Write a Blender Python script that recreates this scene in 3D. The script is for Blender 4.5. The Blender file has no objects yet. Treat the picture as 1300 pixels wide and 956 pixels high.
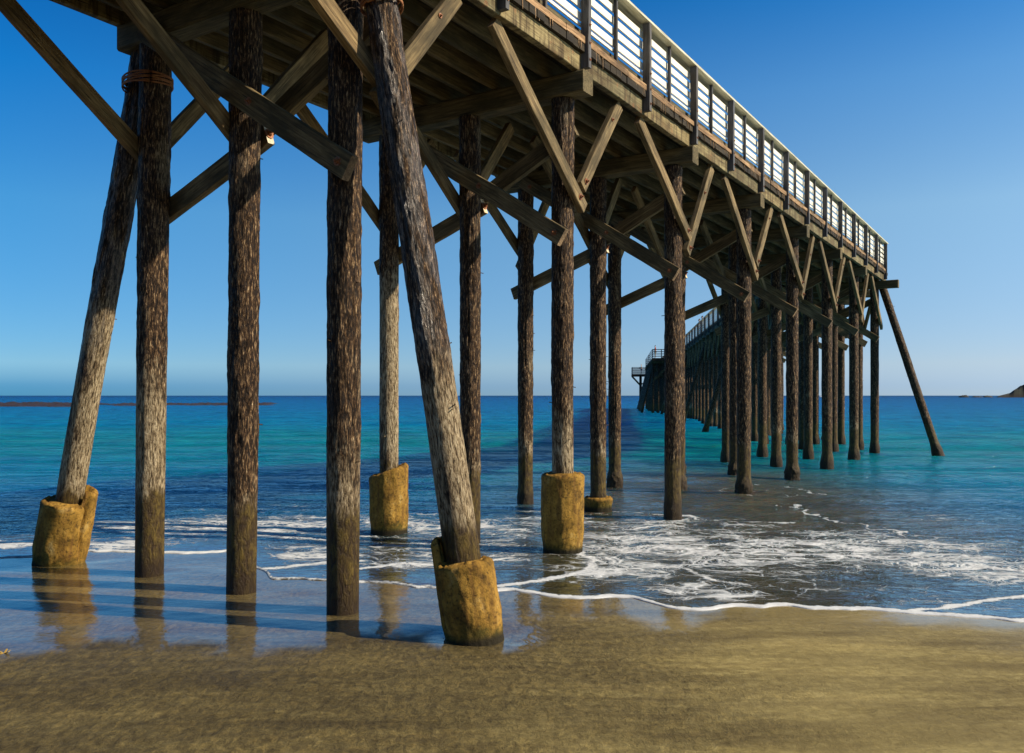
import bpy, math, random
import numpy as np
from mathutils import Vector, Matrix
R = math.radians
random.seed(7)
rng = np.random.default_rng(11)
scene = bpy.context.scene
C = scene.collection
F = 1076.0; EYE = 2.25

# ------------------------------------------------------------------ noise
def _h(ix, iy, iz, seed):
    n = (ix * 374761393 + iy * 668265263 + iz * 2147483647 + seed * 974634777) & 0xffffffff
    n = ((n ^ (n >> 13)) * 1274126177) & 0xffffffff
    n = (n ^ (n >> 16)) & 0xffffffff
    return n / 4294967295.0
def vnoise(x, y, z, seed=0):
    x = np.asarray(x, float); y = np.asarray(y, float) + 0*x; z = np.asarray(z, float) + 0*x
    xi = np.floor(x).astype(np.int64); yi = np.floor(y).astype(np.int64); zi = np.floor(z).astype(np.int64)
    fx = x - xi; fy = y - yi; fz = z - zi
    fx = fx*fx*(3-2*fx); fy = fy*fy*(3-2*fy); fz = fz*fz*(3-2*fz)
    r = 0
    for dx in (0, 1):
        for dy in (0, 1):
            for dz in (0, 1):
                w = (fx if dx else 1-fx)*(fy if dy else 1-fy)*(fz if dz else 1-fz)
                r = r + w*_h(xi+dx, yi+dy, zi+dz, seed)
    return r
def fbm(x, y, z, seed=0, o=4):
    a = .5; r = 0; s = 0
    for i in range(o):
        r = r + a*vnoise(x, y, z, seed+i*17); s += a; a *= .5
        x = np.asarray(x)*2.03; y = np.asarray(y)*2.03; z = np.asarray(z)*2.03
    return r/s
def sstep(a, b, x):
    t = np.clip((x-a)/(b-a), 0, 1); return t*t*(3-2*t)

# ------------------------------------------------------------------ object helpers
def mesh_np(name, V, Fc, smooth=True):
    me = bpy.data.meshes.new(name)
    V = np.asarray(V, np.float32)
    me.vertices.add(len(V)); me.vertices.foreach_set('co', V.ravel())
    quads = np.asarray(Fc, np.int32)
    n = len(quads); k = quads.shape[1]
    me.loops.add(n*k); me.loops.foreach_set('vertex_index', quads.ravel())
    me.polygons.add(n)
    me.polygons.foreach_set('loop_start', np.arange(n, dtype=np.int32)*k)
    me.polygons.foreach_set('loop_total', np.full(n, k, np.int32))
    me.polygons.foreach_set('use_smooth', np.full(n, smooth))
    me.update(calc_edges=True); me.validate()
    return me
def mesh_py(name, V, Fc, smooth=False):
    me = bpy.data.meshes.new(name); me.from_pydata(V, [], Fc); me.update()
    if smooth:
        me.polygons.foreach_set('use_smooth', [True]*len(me.polygons))
    return me
def link(name, me, mat, parent=None, M=None, **props):
    o = bpy.data.objects.new(name, me); C.objects.link(o)
    if mat is not None and me is not None and not me.materials: me.materials.append(mat)
    if parent is not None: o.parent = parent
    if M is not None: o.matrix_local = M
    for k, v in props.items(): o[k] = v
    return o
def empty(name, M, parent=None, **props):
    o = link(name, None, None, parent, M, **props); o.empty_display_size = .3; return o
def grid_faces(nu, nv, wrap=False):
    i = np.arange(nv-1)[:, None]*nu; j = np.arange(nu if wrap else nu-1)[None, :]
    j2 = (j+1) % nu
    return np.stack([i+j, i+j2, i+nu+j2, i+nu+j], -1).reshape(-1, 4)

class MB:
    def __init__(s): s.v = []; s.f = []
    def box(s, a, b, jit=0):
        x0, y0, z0 = a; x1, y1, z1 = b; n = len(s.v)
        for z in (z0, z1):
            for x, y in ((x0, y0), (x1, y0), (x1, y1), (x0, y1)):
                s.v.append((x+random.uniform(-jit, jit), y+random.uniform(-jit, jit), z+random.uniform(-jit, jit)))
        s.f += [(n, n+3, n+2, n+1), (n+4, n+5, n+6, n+7), (n, n+1, n+5, n+4), (n+1, n+2, n+6, n+5), (n+2, n+3, n+7, n+6), (n+3, n, n+4, n+7)]
    def tube(s, p0, p1, r0, r1=None, n=8):
        p0 = Vector(p0); p1 = Vector(p1); r1 = r0 if r1 is None else r1
        d = (p1-p0).normalized(); a = d.orthogonal().normalized(); b = d.cross(a); k = len(s.v)
        for p, r in ((p0, r0), (p1, r1)):
            for i in range(n):
                t = 2*math.pi*i/n; s.v.append(tuple(p+a*r*math.cos(t)+b*r*math.sin(t)))
        s.f += [(k+i, k+(i+1) % n, k+n+(i+1) % n, k+n+i) for i in range(n)]
        s.f += [tuple(k+i for i in reversed(range(n))), tuple(k+n+i for i in range(n))]
    def beam(s, p0, p1, w, t, side):
        """box along p0-p1; t measured along side, w perpendicular to both"""
        p0 = Vector(p0); p1 = Vector(p1); d = (p1-p0).normalized(); b = Vector(side); b = (b-d*b.dot(d)).normalized(); a = b.cross(d)
        k = len(s.v)
        for p in (p0, p1):
            for i, j in ((-1, -1), (1, -1), (1, 1), (-1, 1)): s.v.append(tuple(p+b*i*t/2+a*j*w/2))
        s.f += [(k, k+1, k+5, k+4), (k+1, k+2, k+6, k+5), (k+2, k+3, k+7, k+6), (k+3, k, k+4, k+7), (k, k+3, k+2, k+1), (k+4, k+5, k+6, k+7)]
    def mesh(s, name, smooth=False): return mesh_py(name, s.v, s.f, smooth)

def timber(name, p0, p1, w, t, side, mat, parent, seg=None, cut=None, wear=1.0, endmat=None, **props):
    """one sawn timber as its own object: local X along it, local Y along side (thickness t), local Z across (width w).
    rounded arrises, slight twist, nicks; cut = (c0, c1): slope of both ends"""
    p0 = Vector(p0); p1 = Vector(p1); d = p1-p0; L = d.length; d.normalize()
    b = Vector(side); b = (b-d*b.dot(d)).normalized(); a = d.cross(b)
    M = Matrix(((d.x, b.x, a.x, p0.x), (d.y, b.y, a.y, p0.y), (d.z, b.z, a.z, p0.z), (0, 0, 0, 1)))
    c0, c1 = cut or (0, 0)
    seg = seg or max(2, int(L/.35))
    ch = min(t, w)*.07
    prof = [(-t/2+ch, -w/2), (t/2-ch, -w/2), (t/2, -w/2+ch), (t/2, w/2-ch), (t/2-ch, w/2), (-t/2+ch, w/2), (-t/2, w/2-ch), (-t/2, -w/2+ch)]
    V = []; n = len(prof)
    lb = min(L, 2.5); bend = random.uniform(-.004, .004)*lb*wear; b2 = random.uniform(-.003, .003)*lb*wear
    for i in range(seg+1):
        u = i/seg; s = math.sin(math.pi*u)
        for y, z in prof:
            x = u*L + (c0*z*(1-u) + c1*z*u)
            V.append((x, y+bend*s+random.uniform(-.002, .002)*wear, z+b2*s+random.uniform(-.003, .003)*wear))
    Fc = []
    for i in range(seg):
        for j in range(n):
            k = i*n; Fc.append((k+j, k+(j+1) % n, k+n+(j+1) % n, k+n+j))
    Fc.append(tuple(reversed(range(n)))); Fc.append(tuple(seg*n+j for j in range(n)))
    me = mesh_py(name, V, Fc); me.materials.append(mat)
    if endmat: me.materials.append(endmat); me.polygons[-1].material_index = 1; me.polygons[-2].material_index = 1
    return link(name, me, mat, parent, M, **props)

# ------------------------------------------------------------------ node helpers
class NT:
    def __init__(s, name):
        s.m = bpy.data.materials.new(name); s.m.use_nodes = True; s.t = s.m.node_tree
        s.b = s.t.nodes['Principled BSDF']
    def n(s, typ, **kw):
        x = s.t.nodes.new(typ)
        for k, v in kw.items():
            if k in x.bl_rna.properties: setattr(x, k, v)
        return x
    def l(s, a, b): s.t.links.new(a, b)
    def setin(s, node, **kw):
        for k, v in kw.items():
            k = k.replace('_', ' ')
            if hasattr(v, 'default_value') or isinstance(v, bpy.types.NodeSocket): s.l(v, node.inputs[k])
            else: node.inputs[k].default_value = v
    def coord(s, which='Object'): return s.n('ShaderNodeTexCoord').outputs[which]
    def mapping(s, vec, scale=(1, 1, 1), loc=(0, 0, 0), rot=(0, 0, 0)):
        m = s.n('ShaderNodeMapping'); s.l(vec, m.inputs[0]); m.inputs['Scale'].default_value = scale
        if isinstance(loc, bpy.types.NodeSocket): s.l(loc, m.inputs['Location'])
        else: m.inputs['Location'].default_value = loc
        m.inputs['Rotation'].default_value = rot
        return m.outputs[0]
    def noise(s, vec, scale, detail=6, rough=.6, dist=0):
        x = s.n('ShaderNodeTexNoise'); s.l(vec, x.inputs['Vector']); x.inputs['Scale'].default_value = scale
        x.inputs['Detail'].default_value = detail; x.inputs['Roughness'].default_value = rough; x.inputs['Distortion'].default_value = dist
        return x.outputs['Fac']
    def voro(s, vec, scale, feat='F1', rnd=1):
        x = s.n('ShaderNodeTexVoronoi'); x.feature = feat; s.l(vec, x.inputs['Vector']); x.inputs['Scale'].default_value = scale
        x.inputs['Randomness'].default_value = rnd
        return x.outputs['Distance']
    def ramp(s, fac, stops, interp='LINEAR'):
        x = s.n('ShaderNodeValToRGB'); x.color_ramp.interpolation = interp
        cr = x.color_ramp
        while len(cr.elements) < len(stops): cr.elements.new(.5)
        for e, (p, c) in zip(cr.elements, stops):
            e.position = p; e.color = (c, c, c, 1) if isinstance(c, (int, float)) else (*c, 1)
        s.l(fac, x.inputs[0]); return x.outputs[0]
    def mix(s, fac, a, b, mode='MIX'):
        x = s.n('ShaderNodeMix'); x.data_type = 'RGBA'; x.blend_type = mode
        for i, v in ((0, fac), (6, a), (7, b)):
            if isinstance(v, bpy.types.NodeSocket): s.l(v, x.inputs[i])
            elif i == 0: x.inputs[0].default_value = v
            else: x.inputs[i].default_value = (*v, 1)
        return x.outputs[2]
    def math(s, op, a, b=0, c=None, clamp=False):
        x = s.n('ShaderNodeMath'); x.operation = op; x.use_clamp = clamp
        for i, v in enumerate((a, b, c)):
            if v is None: continue
            if isinstance(v, bpy.types.NodeSocket): s.l(v, x.inputs[i])
            else: x.inputs[i].default_value = v
        return x.outputs[0]
    def maprange(s, v, a, b, c=0, d=1, smooth=False):
        x = s.n('ShaderNodeMapRange'); s.l(v, x.inputs[0])
        if smooth: x.interpolation_type = 'SMOOTHSTEP'
        for i, q in zip((1, 2, 3, 4), (a, b, c, d)): x.inputs[i].default_value = q
        return x.outputs[0]
    def attr(s, name):
        x = s.n('ShaderNodeAttribute'); x.attribute_name = name; return x.outputs['Fac']
    def sep(s, v):
        x = s.n('ShaderNodeSeparateXYZ'); s.l(v, x.inputs[0]); return x.outputs
    def objrand(s): return s.n('ShaderNodeObjectInfo').outputs['Random']
    def randloc(s, k=40):
        r = s.math('MULTIPLY', s.objrand(), k); x = s.n('ShaderNodeCombineXYZ')
        s.l(r, x.inputs[0]); s.l(r, x.inputs[1]); s.l(r, x.inputs[2]); return x.outputs[0]
    def bump(s, h, strength, dist, prev=None):
        x = s.n('ShaderNodeBump'); s.l(h, x.inputs['Height'])
        if isinstance(strength, bpy.types.NodeSocket): s.l(strength, x.inputs['Strength'])
        else: x.inputs['Strength'].default_value = strength
        x.inputs['Distance'].default_value = dist
        if prev is not None: s.l(prev, x.inputs['Normal'])
        return x.outputs[0]
    def out(s, **kw): s.setin(s.b, **kw); return s.m

# ------------------------------------------------------------------ materials
def mat_timber(name, dark, mid, light, stain=(.05, .035, .02), rough=.85, drip=0):
    n = NT(name); v = n.mapping(n.coord(), (1, 1, 1), n.randloc())
    g = n.noise(n.mapping(v, (1.2, 22, 22)), 1.6, 8, .65, .3)       # grain along X
    big = n.noise(n.mapping(v, (1.1, 3, 3)), 1.3, 4, .6)
    col = n.ramp(g, [(.25, dark), (.48, mid), (.72, light)])
    col = n.mix(n.ramp(big, [(.42, 0), (.62, .75)]), col, stain)
    tint = n.ramp(n.objrand(), [(0, (.7, .68, .62)), (.5, (1, 1, 1)), (1, (1.15, 1.02, .85))])
    col = n.mix(1, col, tint, 'MULTIPLY')
    crack = n.noise(n.mapping(v, (.9, 40, 40)), 2.2, 3, .5)
    cr = n.ramp(crack, [(.33, 0), (.40, 1)])
    col = n.mix(n.math('MULTIPLY', n.math('SUBTRACT', 1, cr), .8), col, (.02, .015, .01))
    if drip:
        dr = n.noise(n.mapping(v, (7, 1, .8)), 1.6, 5, .65, .4); col = n.mix(n.ramp(dr, [(.47, 0), (.60, drip)]), col, (.045, .028, .010))
        ru = n.noise(n.mapping(v, (3, 1, 2)), 1.9, 5, .65); col = n.mix(n.ramp(ru, [(.60, 0), (.72, .7)]), col, (.24, .09, .03))
    b = n.bump(g, .5, .012); b = n.bump(cr, .6, .01, b)
    return n.out(Base_Color=col, Roughness=rough, Normal=b, Specular_IOR_Level=.3)
M_brace = mat_timber('brace_wood', (.045, .028, .013), (.17, .120, .055), (.36, .27, .13), (.04, .032, .014))
M_beam = mat_timber('beam_wood', (.034, .026, .012), (.11, .086, .040), (.23, .185, .09), (.035, .03, .012))
M_fascia = mat_timber('edge_wood', (.06, .05, .022), (.21, .18, .09), (.34, .30, .165), (.085, .055, .020), drip=.8)
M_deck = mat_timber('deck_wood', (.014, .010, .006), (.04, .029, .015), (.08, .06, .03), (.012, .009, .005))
M_toe = mat_timber('toe_wood', (.10, .06, .03), (.30, .19, .10), (.50, .36, .21), (.05, .035, .02))
M_post = mat_timber('post_paint', (.035, .036, .04), (.085, .088, .095), (.16, .165, .17), (.04, .035, .03), .6)

def mat_white():
    n = NT('white_rail_paint'); v = n.mapping(n.coord(), (1, 1, 1), n.randloc())
    g = n.noise(n.mapping(v, (1, 14, 14)), 2, 6, .6)
    col = n.ramp(g, [(.22, (.5, .47, .36)), (.36, (.70, .67, .53)), (.6, (.78, .75, .63))])
    return n.out(Base_Color=col, Roughness=.5, Normal=n.bump(g, .2, .005))
M_white = mat_white()
M_end = mat_timber('pale_end_grain', (.40, .33, .2), (.62, .56, .42), (.72, .68, .56), (.5, .4, .25))  # end faces set paler than the rest of the timber
def mat_cap():
    n = NT('top_rail_wood'); v = n.mapping(n.coord(), (1, 1, 1), n.randloc())
    g = n.noise(n.mapping(v, (1, 14, 14)), 2, 6, .6)
    col = n.ramp(g, [(.25, (.22, .2, .12)), (.45, (.46, .43, .29)), (.65, (.6, .57, .42))])
    return n.out(Base_Color=col, Roughness=.6, Normal=n.bump(g, .2, .005))
M_cap = mat_cap()
def mat_metal(name, c, rough=.5, metal=.9, rust=.4):
    n = NT(name); v = n.coord(); g = n.noise(v, 35, 5, .6)
    col = n.mix(n.ramp(g, [(.5-.3*rust, 0), (.75-.3*rust, 1)]), c, (.22, .075, .02))
    return n.out(Base_Color=col, Roughness=rough, Metallic=n.ramp(g, [(.4, metal), (.6, .1)]), Normal=n.bump(g, .4, .004))
M_bolt = mat_metal('rusty_steel', (.25, .23, .2), .55, .7, .9)
M_rope = mat_metal('rusty_wire_rope', (.34, .17, .05), .7, .2, .8)

def mat_pile(name, pale_top=0.0, tar=False):
    """bark-dark creosoted pile; local Z up along the pile with z=0 at the beach level"""
    n = NT(name); co = n.coord(); v = n.mapping(co, (1, 1, 1), n.randloc(25)); z = n.sep(co)[2]
    fib = n.noise(n.mapping(v, (36, 36, 6.5)), 1.5, 9, .74, .5)
    flake = n.noise(n.mapping(v, (11, 11, 4.5)), 1.6, 6, .65, .8)
    patch = n.noise(n.mapping(v, (2.6, 2.6, .9)), 1.2, 6, .62, .5)
    dark = n.ramp(fib, [(.40, (.006, .004, .003)), (.49, (.024, .013, .006)), (.55, (.095, .052, .024)), (.61, (.28, .18, .09)), (.69, (.58, .44, .26))])
    pale = n.ramp(fib, [(.37, (.014, .009, .005)), (.435, (.075, .050, .027)), (.485, (.23, .17, .095)), (.56, (.39, .31, .19)), (.70, (.60, .51, .35))])
    pal = n.sep(n.n('ShaderNodeObjectInfo').outputs['Color'])[0]
    # weathered, bark-free zone between about 1 and 2.5 m, with a ragged top edge
    hz = n.math('ADD', z, n.math('MULTIPLY', n.math('SUBTRACT', flake, .5), 2.2))
    top = n.math('MULTIPLY', pal, 8)
    up = n.math('SUBTRACT', 1, n.math('SMOOTH_MAX', 0, n.math('MINIMUM', n.math('MULTIPLY', n.math('SUBTRACT', hz, top), 1.6), 1), .1), clamp=True)
    pz = n.math('MULTIPLY', up, n.ramp(patch, [(.36, 0), (.48, 1)]))
    pz = n.math('MAXIMUM', pz, n.math('MULTIPLY', n.ramp(patch, [(.60, 0), (.72, 1)]), .45))
    col = n.mix(pz, dark, pale)
    # tide zone: wet dark brown with ochre algae
    tz = n.math('ADD', z, n.math('MULTIPLY', n.math('SUBTRACT', patch, .5), .8))
    tide = n.maprange(tz, .95, 1.15, 1, 0, True)
    alg = n.ramp(flake, [(.42, 0), (.66, 1)])
    tcol = n.mix(alg, n.ramp(fib, [(.3, (.012, .008, .004)), (.7, (.075, .045, .02))]), n.ramp(fib, [(.3, (.05, .035, .008)), (.7, (.20, .135, .03))]))
    col = n.mix(tide, col, tcol)
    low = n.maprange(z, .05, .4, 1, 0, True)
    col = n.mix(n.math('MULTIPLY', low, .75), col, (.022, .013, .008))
    b = n.bump(fib, .9, .03); b = n.bump(flake, .8, .04, b)
    rough = n.mix(tide, n.ramp(flake, [(.35, .42), (.6, .8)]), (.5, .5, .5))
    if tar:   # runs of old tar that still shine
        run = n.ramp(n.noise(n.mapping(v, (7, 7, 1.0)), 1.3, 5, .6, .5), [(.44, 1), (.56, 0)])
        run = n.math('MULTIPLY', run, n.maprange(z, 2.4, 3.0, 0, 1))
        run = n.math('MULTIPLY', run, n.ramp(fib, [(.42, .25), (.60, 1)])); rough = n.mix(run, rough, (.26, .26, .26)); col = n.mix(n.math('MULTIPLY', run, .3), col, (.03, .022, .016))
    return n.out(Base_Color=col, Roughness=rough, Normal=b, Specular_IOR_Level=(n.math('ADD', n.math('MULTIPLY', run, .8), .15) if tar else .18))
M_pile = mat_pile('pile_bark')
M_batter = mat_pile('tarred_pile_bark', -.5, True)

def mat_concrete():
    n = NT('algae_concrete'); v = n.mapping(n.coord(), (1, 1, 1), n.randloc(25)); z = n.sep(n.coord())[2]
    a = n.noise(v, 4, 7, .65, .4); b_ = n.noise(v, 28, 6, .7); c = n.noise(v, 90, 3, .6); cracks = n.voro(n.mapping(v, (1, 1, 1.4)), 3.2, 'DISTANCE_TO_EDGE')
    col = n.ramp(a, [(.3, (.07, .042, .010)), (.45, (.23, .128, .022)), (.58, (.33, .190, .036)), (.74, (.38, .28, .11))])
    col = n.mix(n.ramp(b_, [(.34, .9), (.50, 0)]), col, (.035, .022, .008))
    streak = n.noise(n.mapping(v, (9, 9, .9)), 1.4, 4, .6)
    col = n.mix(n.ramp(streak, [(.48, 0), (.66, .6)]), col, (.10, .045, .015))
    green = n.maprange(n.math('ADD', z, n.math('MULTIPLY', n.math('SUBTRACT', a, .5), .5)), .0, .16, 1, 0, True)
    col = n.mix(n.math('MULTIPLY', green, .7), col, (.035, .04, .008))
    col = n.mix(n.maprange(z, -.02, .06, 1, 0, True), col, (.02, .016, .008))
    bb = n.bump(b_, .8, .014); bb = n.bump(c, .6, .008, bb)
    return n.out(Base_Color=col, Roughness=.85, Normal=bb, Specular_IOR_Level=.15)
M_conc = mat_concrete()
def mat_plain(name, c, rough=.7, sc=8, var=.25):
    n = NT(name); g = n.noise(n.coord(), sc, 5, .6)
    col = n.mix(g, tuple(x*(1-var) for x in c), tuple(min(1, x*(1+var)) for x in c))
    return n.out(Base_Color=col, Roughness=rough, Normal=n.bump(g, .3, .02))

# ------------------------------------------------------------------ shoreline
def unp(px, py): Y = EYE*F/(py-502.0); return ((px-650.0)/F*Y, Y)
edge_px = [(0, 709), (60, 707), (115, 699), (170, 701), (230, 704), (285, 701), (318, 716), (345, 735), (420, 738), (470, 739), (560, 746), (640, 752), (735, 758), (805, 762),
           (850, 775), (880, 777), (940, 771), (1000, 769), (1060, 775), (1110, 777), (1200, 784), (1300, 791)]
ep = [(-9000, 40), (-400, 30), (-60, 15), (-20, 12.6), (-10, 11.9)] + [unp(*p) for p in edge_px] + [(7, 8.15), (10, 8.4), (16, 7.6), (40, 6), (400, -10), (9000, -30)]
ep.sort(); EX = np.array([p[0] for p in ep]); EY = np.array([p[1] for p in ep])
def edge(x):
    e = np.interp(x, EX, EY)
    k = np.clip(1-np.abs(x)/30, 0, 1)
    return e + k*(fbm(x*1.7, 0*x+3, 0*x, 5, 3)-.5)*.35 + k*(vnoise(x*9, 0*x+3, 0*x, 9)-.5)*.05
wet_px = [(-300, 846), (0, 834), (60, 828), (130, 816), (250, 818), (330, 832), (400, 822), (470, 806), (560, 806), (640, 806), (668, 800), (690, 778), (740, 776), (790, 785), (850, 806), (900, 790), (1000, 784), (1150, 790), (1300, 806)]
wp = [(-9000, 5), (-20, 6.8)] + [unp(*p) for p in wet_px] + [(8, 7.8), (16, 7.1), (9000, 0)]
WX = np.array([p[0] for p in wp]); WY = np.array([p[1] for p in wp])

def axis_x(fine, x0, x1, far):
    a = list(np.arange(x0, x1+1e-6, fine)); s = fine
    r = [x1]; 
    while r[-1] < far: s = min(s*1.16, far/5); r.append(r[-1]+s)
    s = fine; l = [x0]
    while l[-1] > -far: s = min(s*1.16, far/5); l.append(l[-1]-s)
    return np.array(l[:0:-1] + a + r[1:])
def mesh_attr(me, name, arr):
    a = me.attributes.new(name, 'FLOAT', 'POINT'); a.data.foreach_set('value', np.asarray(arr, np.float32).ravel())

# sand
xs = axis_x(.035, -9, 9, 6000)
vs = np.array(sorted(set(list(-np.geomspace(9, 400, 26)) + list(np.arange(-9, -7, .12)) + list(np.arange(-7, .5, .035)) + list(np.geomspace(.5, 90, 40)))))
X, Vv = np.meshgrid(xs, vs); E_ = edge(X); Y = E_+Vv
Z = np.where(Vv < 0, -Vv*.004+sstep(8, 60, -Vv)*1.5, -.03*Vv-.02*sstep(0, .4, Vv))
near = np.clip(1-np.maximum(np.abs(X)-9, 0)/10, 0, 1)*np.clip(1-np.maximum(-Vv-9, 0)/10, 0, 1)
wetb = np.interp(X, WX, WY)
wet = sstep(-.25, .35, Y-wetb + (fbm(X*2.5, Y*2.5, 0, 3)-.5)*.7)
und = (fbm(X*.8, Y*1.3, 0, 21, 3)-.5)*.028
rip = (fbm(X*17+Y*4, Y*7-X*3, 0, 31, 4)-.5)*.016*(1-wet*.93)*(1-.75*sstep(.5, 2.5, X))
rills = (fbm((X*.75+Y*.55)*1.2, (Y*.8-X*.5)*7, 0, 41, 3)-.5)*.010*(1-wet*.9)*sstep(0, 1.2, X)
Z = Z + near*np.where(Vv < 0, und+rip+rills, 0)*sstep(0, .5, -Vv)
# scour hollow round the front footing
for (hx, hy, hr, hd) in [(-.25, 7.95, .42, .03), (-1.75, 8.8, .3, .012), (-3.15, 9.75, .3, .012), (-4.6, 10.65, .3, .012), (-5.95, 11.5, .5, .02)]:
    d = np.hypot(X-hx, Y-hy); Z = Z - hd*np.exp(-(d/hr)**2)
    wet = np.maximum(wet, sstep(hr*1.55, hr*1.1, d))
me = mesh_np('sand', np.stack([X, Y, Z], -1).reshape(-1, 3), grid_faces(len(xs), len(vs)))
mesh_attr(me, 'wet', wet); mesh_attr(me, 'dry', sstep(-.8, 2.6, X+(fbm(X*.7+Y*.5, Y*1.4, 0, 88, 3)-.5)*3))
mesh_attr(me, 'damp', sstep(-1.2, .2, Y-wetb+ (fbm(X*.9, Y*1.2, 0, 8)-.5)*1.6))
def mat_sand():
    n = NT('wet_beach_sand'); g = n.n('ShaderNodeNewGeometry').outputs['Position']
    fine = n.noise(g, 260, 3, .7); mid = n.noise(n.mapping(g, (1, 1.5, 1), rot=(0, 0, R(-28))), 9, 7, .7, .3)
    streak = n.noise(n.mapping(g, (.55, 3.2, 1), rot=(0, 0, R(-24))), 2.2, 5, .6, .6); big = n.noise(g, .55, 4, .6)
    wet = n.attr('wet'); damp = n.attr('damp'); dry = n.attr('dry')
    col = n.ramp(mid, [(.30, (.10, .078, .027)), (.5, (.185, .150, .054)), (.70, (.27, .230, .098))])
    col = n.mix(n.ramp(streak, [(.42, 0), (.60, .55)]), col, (.10, .076, .027))
    col = n.mix(n.ramp(fine, [(.35, .45), (.5, 0)]), col, (.06, .045, .025))
    col = n.mix(n.ramp(big, [(.4, 0), (.65, .35)]), col, (.26, .22, .095))
    col = n.mix(n.math('MULTIPLY', damp, .35), col, (.09, .068, .03))
    col = n.mix(n.math('MULTIPLY', wet, .8), col, (.23, .185, .075))
    mid2 = n.noise(n.mapping(g, (1, .5, 1), rot=(0, 0, R(20))), 19, 5, .68, .5)
    col = n.mix(n.maprange(dry, 0, 1, .9, .12), col, n.mix(1, col, n.ramp(mid2, [(.36, (.62, .59, .55)), (.5, (1, 1, 1)), (.62, (1.42, 1.37, 1.28))]), 'MULTIPLY'))
    st2 = n.noise(n.mapping(g, (.30, 2.0, 1), rot=(0, 0, R(-22))), .8, 5, .6, .8)
    col = n.mix(1, col, n.ramp(st2, [(.36, (.72, .70, .66)), (.5, (1, 1, 1)), (.62, (1.18, 1.17, 1.15))]), 'MULTIPLY')
    col = n.mix(1, col, n.mix(dry, (.58, .55, .50), (1.2, 1.18, 1.12)), 'MULTIPLY')
    b = n.bump(mid, n.maprange(dry, 0, 1, .9, .35), .045); b = n.bump(mid2, n.maprange(dry, 0, 1, .8, .3), .02, b); b = n.bump(fine, .5, .004, b); b = n.bump(streak, .35, .03, b)
    film = n.noise(n.mapping(g, (1, 1.6, 1)), 7, 3, .55); film2 = n.noise(n.mapping(g, (1, 1.4, 1)), 34, 3, .6)
    cb = n.bump(film, .16, .02); cb = n.bump(film2, .18, .004, cb)
    rough = n.maprange(damp, 0, 1, .8, .5)
    m = n.out(Base_Color=col, Roughness=rough, Normal=b, Specular_IOR_Level=.25, Coat_Weight=wet, Coat_Roughness=.03, Coat_IOR=1.9)
    n.l(cb, n.b.inputs['Coat Normal']); return m
link('sand', me, mat_sand(), kind='structure')

# water
xs = axis_x(.04, -10, 13, 9000)
vs = [0, .012, .03, .06, .1, .15]; s = .035
while vs[-1] < 9000:
    vs.append(vs[-1]+s)
    if vs[-1] > 5: s *= 1.013 if vs[-1] < 60 else 1.09
vs = np.array(vs)
X, Vv = np.meshgrid(xs, vs); Y = edge(X)+Vv
lip = .005+.009*sstep(0, .12, Vv)*np.clip(vnoise(X*6, 0, 0, 77)+.3, 0, 1)
Z = -.03+.03*sstep(0, .01, Vv) + lip*sstep(.4, .0, Vv)*sstep(0, .02, Vv) + .006*sstep(0, .05, Vv) - .09*sstep(.1, 5, Vv)
amp = sstep(.3, 3, Vv)
def swell(X, Y, a, wl, ang, seed, warp):
    w = (fbm(X*.25/wl*4, Y*.25/wl*4, 0, seed, 2)-.5)*warp
    ph = (X*math.sin(ang)+Y*math.cos(ang))/wl*2*math.pi+w*6.28
    s = np.sin(ph); return a*(s+.25*np.sin(2*ph+.6))
lod = 1/(1+(Vv/25)**2)
Z = Z + amp*(.010*(fbm(X*1.1, Y*3.2, 0, 51, 4)-.5)*2*lod*1.5 + .010*(fbm(X*3.0, Y*7, 0, 52, 3)-.5)*2*lod
             + swell(X, Y, .010, 1.7, .10, 61, 1.2)*lod*sstep(1, 6, Vv) + swell(X, Y, .045, 5.5, -.08, 62, .9)*sstep(4, 12, Vv)*(1/(1+(Vv/120)**2))
             + swell(X, Y, .10, 23, .06, 63, .8)*sstep(15, 40, Vv)*(1/(1+(Vv/500)**2)))
# foam density
def band(pts, wpx, seed=0, jit=.10):
    """1 on a ragged line through pixel points on the beach plane"""
    P = [unp(*p) for p in pts]; best = np.full(X.shape, 1e9)
    jx = X+(fbm(X*2.1, Y*2.1, 0, 300+seed, 3)-.5)*jit*3; jy = Y+(fbm(X*2.1, Y*2.1, 5, 310+seed, 3)-.5)*jit*3
    for (x0, y0), (x1, y1) in zip(P, P[1:]):
        dx, dy = x1-x0, y1-y0; t = np.clip(((jx-x0)*dx+(jy-y0)*dy)/(dx*dx+dy*dy), 0, 1)
        best = np.minimum(best, np.hypot(jx-x0-t*dx, jy-y0-t*dy))
    return np.exp(-(best/wpx)**2)
blobs = [(880, 690, 160, 32, .74), (790, 718, 90, 24, .66), (700, 655, 90, 14, .5), (1090, 690, 170, 24, .76), (1240, 715, 110, 26, .70), (900, 748, 90, 18, .6), (1060, 745, 150, 20, .35),
         (1200, 765, 130, 12, .35), (560, 662, 100, 12, .65), (380, 668, 110, 14, .8), (250, 665, 120, 14, .65), (150, 692, 60, 8, .75), (10, 690, 80, 7, .7), (510, 715, 70, 8, .55),
         (400, 704, 55, 9, .75), (960, 622, 70, 7, .3), (330, 640, 150, 7, .35), (620, 700, 60, 10, .6), (640, 670, 60, 10, .6), (1180, 650, 60, 9, .35), (420, 722, 70, 9, .35),
         (-150, 690, 110, 9, .7), (1500, 740, 200, 35, .7), (-20, 650, 60, 5, .3), (1000, 590, 60, 4, .2), (300, 664, 230, 17, .72), (500, 662, 120, 18, .66), (570, 695, 110, 22, .62), (430, 690, 90, 10, .5), (180, 684, 90, 10, .55), (860, 660, 120, 12, .55)]
dens = np.zeros(X.shape)
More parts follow.
